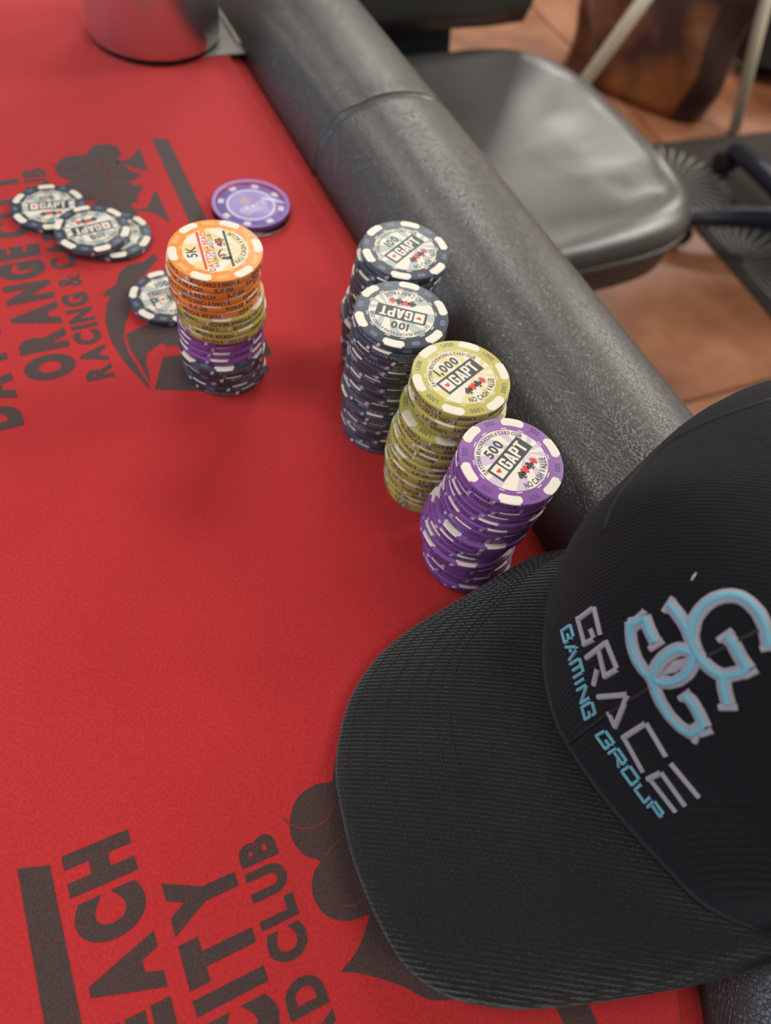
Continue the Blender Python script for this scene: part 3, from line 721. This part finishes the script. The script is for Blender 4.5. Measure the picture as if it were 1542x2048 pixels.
GG = [[(1530, 545), (1500, 400), (1460, 320), (1400, 255), (1345, 218), (1290, 203), (1225, 207), (1160, 228), (1110, 262), (1070, 305), (1040, 350), (1025, 400), (1015, 460), (1020, 510), (1035, 560), (1055, 600), (1090, 645), (1130, 685), (1180, 720), (1230, 740), (1320, 722), (1390, 692)],
      [(1395, 695), (1340, 620), (1295, 535), (1250, 478)],
      [(1222, 735), (1232, 830), (1256, 925)],
      [(868, 265), (915, 320), (955, 375), (990, 440), (1018, 520)],
      [(600, 400), (645, 392), (700, 345)], [(700, 345), (730, 430), (772, 515)],
      [(608, 395), (608, 460), (614, 520), (628, 575), (648, 630), (685, 690), (735, 740), (762, 790), (775, 840), (810, 920), (870, 1010), (940, 1080), (1010, 1125), (1100, 1070)],
      [(1100, 1075), (1062, 990), (1012, 905), (965, 868)],
      [(1022, 590), (985, 568), (930, 560), (870, 585), (815, 630), (775, 690), (765, 745), (790, 775), (850, 785), (920, 768), (980, 725), (1018, 665), (1030, 620)]]
SER = [[(1470, 560), (1590, 545)], [(1455, 700), (1360, 745)], [(1195, 950), (1325, 950)], [(830, 315), (895, 215)], [(705, 300), (668, 362)], [(735, 560), (830, 500)], [(1030, 1180), (1050, 1130)], [(1160, 1100), (1075, 1130)], [(935, 895), (1015, 840)], [(1190, 505), (1290, 435)], [(585, 378), (600, 460)]]
mb = MB()
for i, P in enumerate(GG): ribbon(mb, Z(P), 31, 0.0009, i == 8)
for P in SER: ribbon(mb, Z(P), 15, 0.0008)
for yy in (640, 655, 670, 685, 700, 715): ribbon(mb, Z([(860 + (700 - yy) * 0.9 - 25, yy + 8), (900 + (700 - yy) * 0.9 + 40, yy - 12)]), 7, 0.0006)
mono = mb.build('monogram', M['lilac'], cap, True)
mb = MB()
for i, P in enumerate(GG): ribbon(mb, Z(P), 17.5, 0.0014, i == 8)
mb.build('monogram_fill', M['cyan'], mono, True)
GR = [[[(405, 468), (362, 285)], [(362, 285), (258, 362)], [(252, 350), (300, 530)], [(292, 530), (368, 492)], [(362, 490), (340, 430)]],
      [[(312, 620), (440, 520)], [(440, 505), (515, 690)], [(525, 690), (430, 745)], [(435, 745), (395, 575)], [(385, 690), (360, 800)]],
      [[(390, 882), (590, 865)], [(590, 860), (503, 1080)], [(503, 1080), (455, 975)]],
      [[(840, 1275), (708, 1052)], [(712, 1055), (555, 1155)], [(555, 1140), (688, 1380)]],
      [[(872, 1322), (1062, 1550)], [(905, 1645), (728, 1418)], [(722, 1430), (815, 1385)], [(808, 1380), (968, 1605)]]]
for ch in GR:
    mb = MB()
    for P in ch: ribbon(mb, Z(P), 12.5, 0.0008)
    mb.build('letter', M['lilac'], cap, True)
TECH = {'G': [[(1, 0.8), (1, 1), (0, 1), (0, 0), (1, 0), (1, 0.5), (0.5, 0.5)]], 'A': [[(0, 0), (0.45, 1), (0.6, 1), (1, 0)], [(0.3, 0.35), (0.6, 0.35)]],
        'M': [[(0, 0), (0, 1), (1, 1), (1, 0)], [(0.5, 1), (0.5, 0.1)]], 'I': [[(0.5, 0), (0.5, 1)]], 'N': [[(0, 0), (0, 1), (1, 0), (1, 1)]],
        'R': [[(0, 0), (0, 1), (1, 1), (1, 0.5), (0.1, 0.5)], [(0.5, 0.5), (1, 0)]], 'O': [[(0, 0), (0, 1), (1, 1), (1, 0), (0, 0)]],
        'U': [[(0, 1), (0, 0), (1, 0), (1, 1)]], 'P': [[(0, 0), (0, 1), (1, 1), (1, 0.5), (0.1, 0.5)]]}
def tech(word, p0, p1, q0, q1, widths):
    """letters between the base line p0-p1 and the top line q0-q1 (zoomed pixels)"""
    tot = sum(widths) + 0.32 * (len(word) - 1); x = 0.0
    for ch, wd in zip(word, widths):
        mb = MB()
        for st in TECH[ch]:
            P = []
            for a, b in st:
                u = (x + a * wd) / tot
                bx_, by_ = lerp(p0[0], p1[0], u), lerp(p0[1], p1[1], u); tx_, ty_ = lerp(q0[0], q1[0], u), lerp(q0[1], q1[1], u)
                P.append((lerp(bx_, tx_, b), lerp(by_, ty_, b)))
            for a, b in zip(P, P[1:]): ribbon(mb, Z([a, b]), 7.4, 0.0007, step=3.0)
        mb.build('letter', M['cyan'], cap, True); x += wd + 0.32
tech('GAMING', (148, 440), (305, 1030), (205, 400), (372, 990), [0.9, 0.95, 1.0, 0.3, 0.95, 0.9])
tech('GROUP', (378, 1140), (785, 1700), (440, 1105), (825, 1655), [0.9, 0.95, 0.95, 0.9, 0.9])
# front seam and side ridge
def crown_line(i, t0, t1, lift, r, name, m):
    pts = []
    for k in range(40):
        t = lerp(t0, t1, k / 39); p = crown_pt(i, t); d = (p - ctr); d.z *= 0.8; pts.append(cl(p + d.normalized() * lift))
    mb = MB(); mb.tube(pts, r, 8); return mb.build(name, m, cap, True)
def near_index(x, y, z):
    q = at(x, y, z); return min(range(len(loop)), key=lambda i: (loop[i] - q).length)
crown_line(near_index(1140, 1495, .033), 0.02, 1.45, 0.0, 0.0006, 'front_seam', M['thread'])
pts = [on_crown(x, y) for x, y in [(p.x, p.y) for p in resample(spline([Vector(q) for q in ((1207, 1062, 0), (1225, 1015, 0), (1252, 972, 0), (1300, 917, 0), (1350, 878, 0), (1420, 842, 0), (1500, 813, 0), (1541, 800, 0))], 6), 40)]]
pts = [cl(h[0] - h[1] * 0.0001) for h in pts if h]
if len(pts) > 3:
    mb = MB(); mb.tube(pts, 0.0009, 8); mb.build('panel_seam', M['thread'], cap, True)
btn = ctr + NV * LEAN + Vector((0, 0, HC)); mb = MB(); mb.lathe([(0.007, -0.001), (0.0065, 0.002), (0.003, 0.0038)], 20, tuple(cl(btn))); mb.build('button', M['crown'], cap, True)
h0 = on_crown(1384, 1161); h1 = on_crown(1394, 1147)
if h0 and h1:
    mb = MB(); a, b = h0[0] + h0[1] * 0.0004, h1[0] + h1[1] * 0.0007; mb.tube([a, a.lerp(b, 0.5) + h0[1] * 0.0002, b], [0.0002, 0.0003, 0.0002], 6)
    tag(mb.build('lint', mat('lint', (0.55, 0.48, 0.33), 0.8)), 'tiny beige fleck of lint stuck on the black cap', 'lint')

# ------------------------------------------------------------------ swivel chair beside the rail
def sq_ring(c, hn, hs, z, e=4.0, n=64):
    P = []
    for k in range(n):
        a = 2 * PI * k / n; ca, sa = math.cos(a), math.sin(a)
        P.append(NV * (c[0] + hn * math.copysign(abs(ca) ** (2 / e), ca)) + SV * (c[1] + hs * math.copysign(abs(sa) ** (2 / e), sa)) + Vector((0, 0, z)))
    return P
SC = (0.618, 0.785); SZ = 0.48     # seat centre (n, s), seat height
ch = empty('office_chair', tuple(NV * SC[0] + SV * SC[1])); tag(ch, 'black vinyl office chair with dished seat beside the rail', 'chair')
co = Vector(ch.location)
def clr(P): return [p - co for p in P]
rows = []
for hn, hs, z in ((0.218, 0.236, SZ - 0.024), (0.224, 0.242, SZ - 0.017), (0.225, 0.243, SZ - 0.010), (0.216, 0.234, SZ + 0.005), (0.200, 0.218, SZ + 0.012), (0.18, 0.2, SZ + 0.006), (0.15, 0.165, SZ - 0.006), (0.10, 0.11, SZ - 0.012), (0.05, 0.055, SZ - 0.014), (0.01, 0.011, SZ - 0.014)):
    r = []
    for p in sq_ring(SC, hn, hs, z, 3.7):
        a = (p.dot(SV) - SC[1]); b_ = p.dot(NV) - SC[0]
        if z > SZ - 0.02 and hn < 0.21: p.z += (0.0035 + 0.006 * max(0, -a / 0.2)) * math.sin(a * 62 + 0.9 * math.sin(b_ * 14)) * min(1, (0.226 - hn) / 0.05) * (hn / 0.2)
        r.append(p)
    rows.append(clr(r))
mb = MB(); b0 = mb.grid(rows, closed_u=True); mb.face([b0 + 9 * 64 + i for i in range(64)])
mb.build('seat', M['vinyl'], ch, True)
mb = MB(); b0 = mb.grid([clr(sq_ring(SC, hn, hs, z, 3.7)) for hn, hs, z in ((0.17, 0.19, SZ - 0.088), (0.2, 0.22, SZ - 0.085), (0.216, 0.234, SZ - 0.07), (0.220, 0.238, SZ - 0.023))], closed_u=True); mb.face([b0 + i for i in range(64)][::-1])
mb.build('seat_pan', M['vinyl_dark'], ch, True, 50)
mb = MB(); mb.tube(clr(sq_ring(SC, 0.2225, 0.2405, SZ - 0.022, 3.7)), 0.004, 6, closed=True); mb.build('piping', M['vinyl'], ch, True)
# backrest across the far end
rows = []
for k in range(19):
    u = k / 18; z = SZ + 0.018 + 0.48 * u; lean = 0.292 + 0.08 * u
    hn = 0.205 + 0.02 * math.sin(PI * u); e = [(-hn, 0), (-hn * 0.97, 0.03), (-hn * 0.6, 0.042), (0, 0.034), (hn * 0.6, 0.042), (hn * 0.97, 0.03), (hn, 0), (hn * 0.9, -0.03), (0, -0.04), (-hn * 0.9, -0.03)]
    sh = min(1, 0.35 + math.sin(PI * min(1, max(0, u * 0.98 + 0.01))) ** 0.35 * 0.65)
    rows.append([NV * (SC[0] + a * (0.86 + 0.14 * sh)) + SV * (SC[1] + lean - b_ * sh) + Vector((0, 0, z)) - co for a, b_ in e])
mb = MB(); b0 = mb.grid(rows, closed_u=True); mb.face([b0 + i for i in range(10)][::-1]); mb.face([b0 + 180 + i for i in range(10)])
bk = mb.build('backrest', M['vinyl'], ch, True)
mb = MB()
mb.grid([[NV * (SC[0] + a) + SV * (SC[1] + s + d) + Vector((0, 0, z)) - co for a, d in ((-0.07, -0.012), (0.07, -0.012), (0.07, 0.012), (-0.07, 0.012))] for s, z in ((0.10, SZ - 0.125), (0.25, SZ - 0.125), (0.29, SZ - 0.09), (0.315, SZ + 0.0), (0.365, SZ + 0.3))], closed_u=True)
mb.build('back_bracket', M['blueplastic'], ch, True, 50)
def star_base(root, c, r, az0, colr, hub_z=0.075, zf=0.0):
    mb = MB(); mb.lathe([(0.045, hub_z - 0.02), (0.045, hub_z + 0.03), (0.03, hub_z + 0.05), (0.03, SZ - 0.10)], 20, (c.x, c.y, 0)); mb.build('column', colr, root, True, 40)
    for k in range(5):
        a = az0 + 2 * PI * k / 5; d = Vector((math.cos(a), math.sin(a), 0)); x = Vector((-d.y, d.x, 0)); rws = []
        for t, wd, z, hh in ((0.03, 0.028, hub_z, 0.03), (r * 0.6, 0.024, hub_z - 0.002, 0.026), (r * 0.97, 0.02, hub_z - 0.012, 0.02), (r * 1.02, 0.012, hub_z - 0.014, 0.012)):
            q = c + d * t + Vector((0, 0, z)); rws.append([q + x * wd * math.cos(g) + Vector((0, 0, hh * math.sin(g))) for g in [2 * PI * i / 10 for i in range(10)]])
        mb = MB(); b0 = mb.grid(rws, closed_u=True, flip=True); mb.face([b0 + i for i in range(10)]); mb.face([b0 + 30 + i for i in range(10)][::-1]); lg = mb.build('base_arm', colr, root, True, 50)
        q = c + d * r; mb = MB()
        for sgn in (-1, 1):
            w0 = q + x * 0.015 * sgn; rws = []
            for off, rr in ((-0.011, 0.02), (-0.009, 0.026), (0.009, 0.026), (0.011, 0.02)):
                rws.append([w0 + x * off + (d * math.cos(g) + Vector((0, 0, math.sin(g)))) * rr + Vector((0, 0, 0.0262)) for g in [2 * PI * i / 18 for i in range(18)]])
            b0 = mb.grid(rws, closed_u=True); mb.face([b0 + i for i in range(18)][::-1]); mb.face([b0 + 54 + i for i in range(18)])
        mb.tube([q + Vector((0, 0, 0.03)), q + Vector((0, 0, hub_z - 0.012))], 0.012, 8); mb.build('caster', M['blackplastic'], lg, True, 40)
star_base(ch, Vector((0, 0, 0)), 0.29, math.radians(20), M['blueplastic'])
# second chair, only its castered foot reaches into view
c2c = Vector((0.83, 1.70, 0.0075)); ch2 = empty('office_chair', tuple(c2c)); tag(ch2, 'second black office chair at the right, only its castered star base in view', 'chair')
star_base(ch2, Vector((0, 0, 0)), 0.32, math.radians(195), M['blueplastic'])
mb = MB(); b0 = mb.grid([[p - NV * SC[0] - SV * SC[1] for p in sq_ring(SC, a, b_, z, 3.7)] for a, b_, z in ((0.19, 0.2, SZ - 0.1), (0.225, 0.235, SZ - 0.08), (0.23, 0.24, SZ - 0.02), (0.21, 0.22, SZ + 0.005), (0.1, 0.1, SZ - 0.01))], closed_u=True); mb.face([b0 + i for i in range(64)][::-1]); mb.face([b0 + 256 + i for i in range(64)])
mb.build('seat', M['vinyl'], ch2, True)

# ------------------------------------------------------------------ rug with pale fans
M['rug'] = mat('dark_grey_rug', (0.042, 0.036, 0.032), 0.95, spec=0.1)
M['fan'] = mat('pale_rug_yarn', (0.24, 0.235, 0.23), 0.95, spec=0.1)
rug = empty('rug', (0, 0, 0)); tag(rug, 'dark grey rug with pale fan pattern under the right chair', 'rug')
RO = at(1398, 468, -TZ); RO.z = 0; ra = (at(1542, 635, -TZ) - at(1398, 468, -TZ)); ra.z = 0; ra.normalize(); rb = Vector((-ra.y, ra.x, 0))
def rp(a, b_, z): return RO + ra * a + rb * b_ + Vector((0, 0, z))
RA0, RA1, RB0, RB1 = -0.36, 2.2, 0.0, 1.6
mb = MB(); mb.grid([[rp(a, b_, z) for a, b_ in ((RA0 + q, RB0 + q), (RA1 - q, RB0 + q), (RA1 - q, RB1 - q), (RA0 + q, RB1 - q))] for q, z in ((0, 0.0002), (0, 0.005), (0.003, 0.007))], closed_u=True); mb.face((8, 9, 10, 11)); mb.build('pile', M['rug'], rug)
fi = 0
for i in range(9):
    for j in range(6):
        a0 = RA0 + 0.17 + 0.30 * i + (0.15 if j % 2 else 0); b1 = RB0 + 0.03 + 0.26 * j
        if a0 > RA1 - 0.2 or b1 > RB1 - 0.28: continue
        mb = MB()
        for k in range(17):
            g = PI * (0.02 + 0.96 * k / 16); d = Vector((math.cos(g), math.sin(g))); e = Vector((-d.y, d.x))
            P = [(0.02, 0.0008), (0.09, 0.0022), (0.15, 0.0042), (0.165, 0.0028)]
            r0 = [rp(a0 + d.x * t + e.x * wd, b1 + d.y * t + e.y * wd, 0.0078) for t, wd in P]; r1 = [rp(a0 + d.x * t - e.x * wd, b1 + d.y * t - e.y * wd, 0.0078) for t, wd in P]
            mb.grid([r0, r1], flip=True)
        mb.build('fan_motif', M['fan'], rug)

# ------------------------------------------------------------------ bag, far chair, second bag
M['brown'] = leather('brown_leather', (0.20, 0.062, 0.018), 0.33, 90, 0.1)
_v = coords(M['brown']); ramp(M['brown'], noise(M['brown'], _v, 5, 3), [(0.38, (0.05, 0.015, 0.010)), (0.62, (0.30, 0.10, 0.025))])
M['brown_dark'] = mat('dark_brown_leather_and_shade', (0.035, 0.012, 0.010), 0.4)  # leather of the top and handles, also the shade colour of the right side
bc = at(1290, 215, -TZ + 0.0); bg = empty('leather_tote', (bc.x - 0.035, bc.y + 0.10, 0.0)); tag(bg, 'brown leather tote bag standing on the floor beyond the chair', 'bag')
ba = math.radians(-18); bX = Vector((math.cos(ba), math.sin(ba), 0)); bY = Vector((-bX.y, bX.x, 0)); rows = []
for u in range(15):
    t = u / 14; hx = 0.215 - 0.02 * t + 0.015 * math.sin(PI * t); hy = 0.085 * (1 - t) ** 0.6 + 0.02; z = 0.004 + 0.33 * t; r = []
    for k in range(40):
        a = 2 * PI * k / 40; ca, sa = math.cos(a), math.sin(a)
        x = hx * math.copysign(abs(ca) ** 0.5, ca); y = hy * math.copysign(abs(sa) ** 0.6, sa)
        y += 0.016 * math.sin(x * 22 + t * 5) * math.sin(PI * t); x += 0.008 * math.sin(t * 9 + 2 * sa)
        r.append(bX * x + bY * y + Vector((0, 0, z - 0.02 * (1 - abs(ca)) * t)))
    rows.append(r)
mb = MB(); b0 = mb.grid(rows, closed_u=True); mb.face([b0 + i for i in range(40)][::-1]); mb.face([b0 + 14 * 40 + i for i in range(40)]); mb.build('body', M['brown'], bg, True)
mb = MB(); mb.grid([[p + (p - p.dot(bX) * bX).normalized() * 0.0035 + bX * 0.006 for p in (r[33:] + r[:8])] for r in rows]); mb.build('shaded_side', M['brown_dark'], bg, True)  # shade on the tote's right side, painted as a darker skin over the body
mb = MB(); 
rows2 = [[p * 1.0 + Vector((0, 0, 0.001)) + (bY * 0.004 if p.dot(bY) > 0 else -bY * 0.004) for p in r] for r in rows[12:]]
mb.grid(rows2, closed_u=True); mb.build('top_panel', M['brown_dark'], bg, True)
for sgn in (-1, 1):
    mb = MB(); mb.tube([bX * (0.11 * math.cos(a)) + bY * (sgn * 0.035) + Vector((0, 0, 0.28 + 0.17 * math.sin(a))) for a in [PI * k / 14 for k in range(15)]], 0.007, 8); mb.build('handle', M['brown_dark'], bg, True)
M['beige'] = mat('beige_painted_tube', (0.55, 0.49, 0.38), 0.22)
M['grey_up'] = mat('dark_upholstery', (0.03, 0.03, 0.034), 0.8)
sd = empty('side_chair', (0.55, 2.25, 0)); tag(sd, 'beige steel framed side chair, its splayed tube legs in front of the tote', 'chair')
def sdl(v): return Vector(v) - Vector((0.55, 2.25, 0))
def ray_y(x, y, wy):
    d = FWD + RIGHT * ((x - 771) / FPX) - UP * ((y - 1024) / FPX); return EYE + d * ((wy - EYE.y) / d.y)
la = at(1092, 272, -TZ); lb = at(1465, 268, -TZ); la.z = lb.z = 0
for p, tx in ((la, 1288), (lb, 1532)):
    g = ray_y(tx, 0, p.y + 0.06); g = p + (g - p) * (0.45 / g.z)
    mb = MB(); mb.tube([sdl(p + Vector((0, 0, 0.008))), sdl(p.lerp(g, 0.5)), sdl(g)], 0.0165, 12); mb.build('leg', M['beige'], sd, True)
    p2 = p + Vector((0.25, 0.62, 0)); q2 = g + Vector((0.18, 0.42, 0)); mb = MB(); mb.tube([sdl(p2 + Vector((0, 0, 0.008))), sdl(q2), sdl(q2 + Vector((0.03, 0.07, 0.4)))], 0.0165, 12); mb.build('leg', M['beige'], sd, True)
    if tx == 1288: ga = g
    else: gb = g
mid = (ga + gb) / 2 + Vector((0.08, 0.20, 0)); mid.z = 0; mb = MB(); sa_ = (lb - la).normalized(); sb_ = Vector((0.48, 0.88, 0)).normalized(); rws = []
for k_, z in ((0.92, 0.45), (1.0, 0.465), (1.0, 0.49), (0.9, 0.505)):
    rws.append([sdl(mid + sa_ * 0.20 * k_ * math.copysign(abs(math.cos(g)) ** 0.5, math.cos(g)) + sb_ * 0.20 * k_ * math.copysign(abs(math.sin(g)) ** 0.5, math.sin(g)) + Vector((0, 0, z))) for g in [2 * PI * i / 40 for i in range(40)]])
b0 = mb.grid(rws, closed_u=True); mb.face([b0 + i for i in range(40)][::-1]); mb.face([b0 + 120 + i for i in range(40)]); mb.build('seat', M['grey_up'], sd, True)
# dark rucksack behind
rc = at(1505, 170, -TZ); rk = empty('rucksack', (rc.x + 0.06, rc.y + 0.12, 0)); tag(rk, 'dark grey rucksack on the floor at the top right corner', 'bag')
mb = MB(); rows = []
for u in range(11):
    t = u / 10; s_ = (1 - (2 * t - 1) ** 4) ** 0.3 * 0.9 + 0.1
    rows.append([(0.16 * s_ * math.copysign(abs(math.cos(g)) ** 0.6, math.cos(g)), 0.09 * s_ * math.copysign(abs(math.sin(g)) ** 0.6, math.sin(g)) + 0.02 * math.sin(3 * g), 0.002 + 0.38 * t) for g in [2 * PI * i / 32 for i in range(32)]])
b0 = mb.grid(rows, closed_u=True); mb.face([b0 + i for i in range(32)][::-1]); mb.face([b0 + 320 + i for i in range(32)]); mb.build('body', M['grey_up'], rk, True)
mb = MB(); mb.box((0, -0.095, 0.13), 0.2, 0.03, 0.16); mb.build('pocket', M['grey_up'], rk)

bpy.data.objects.remove(_fo)
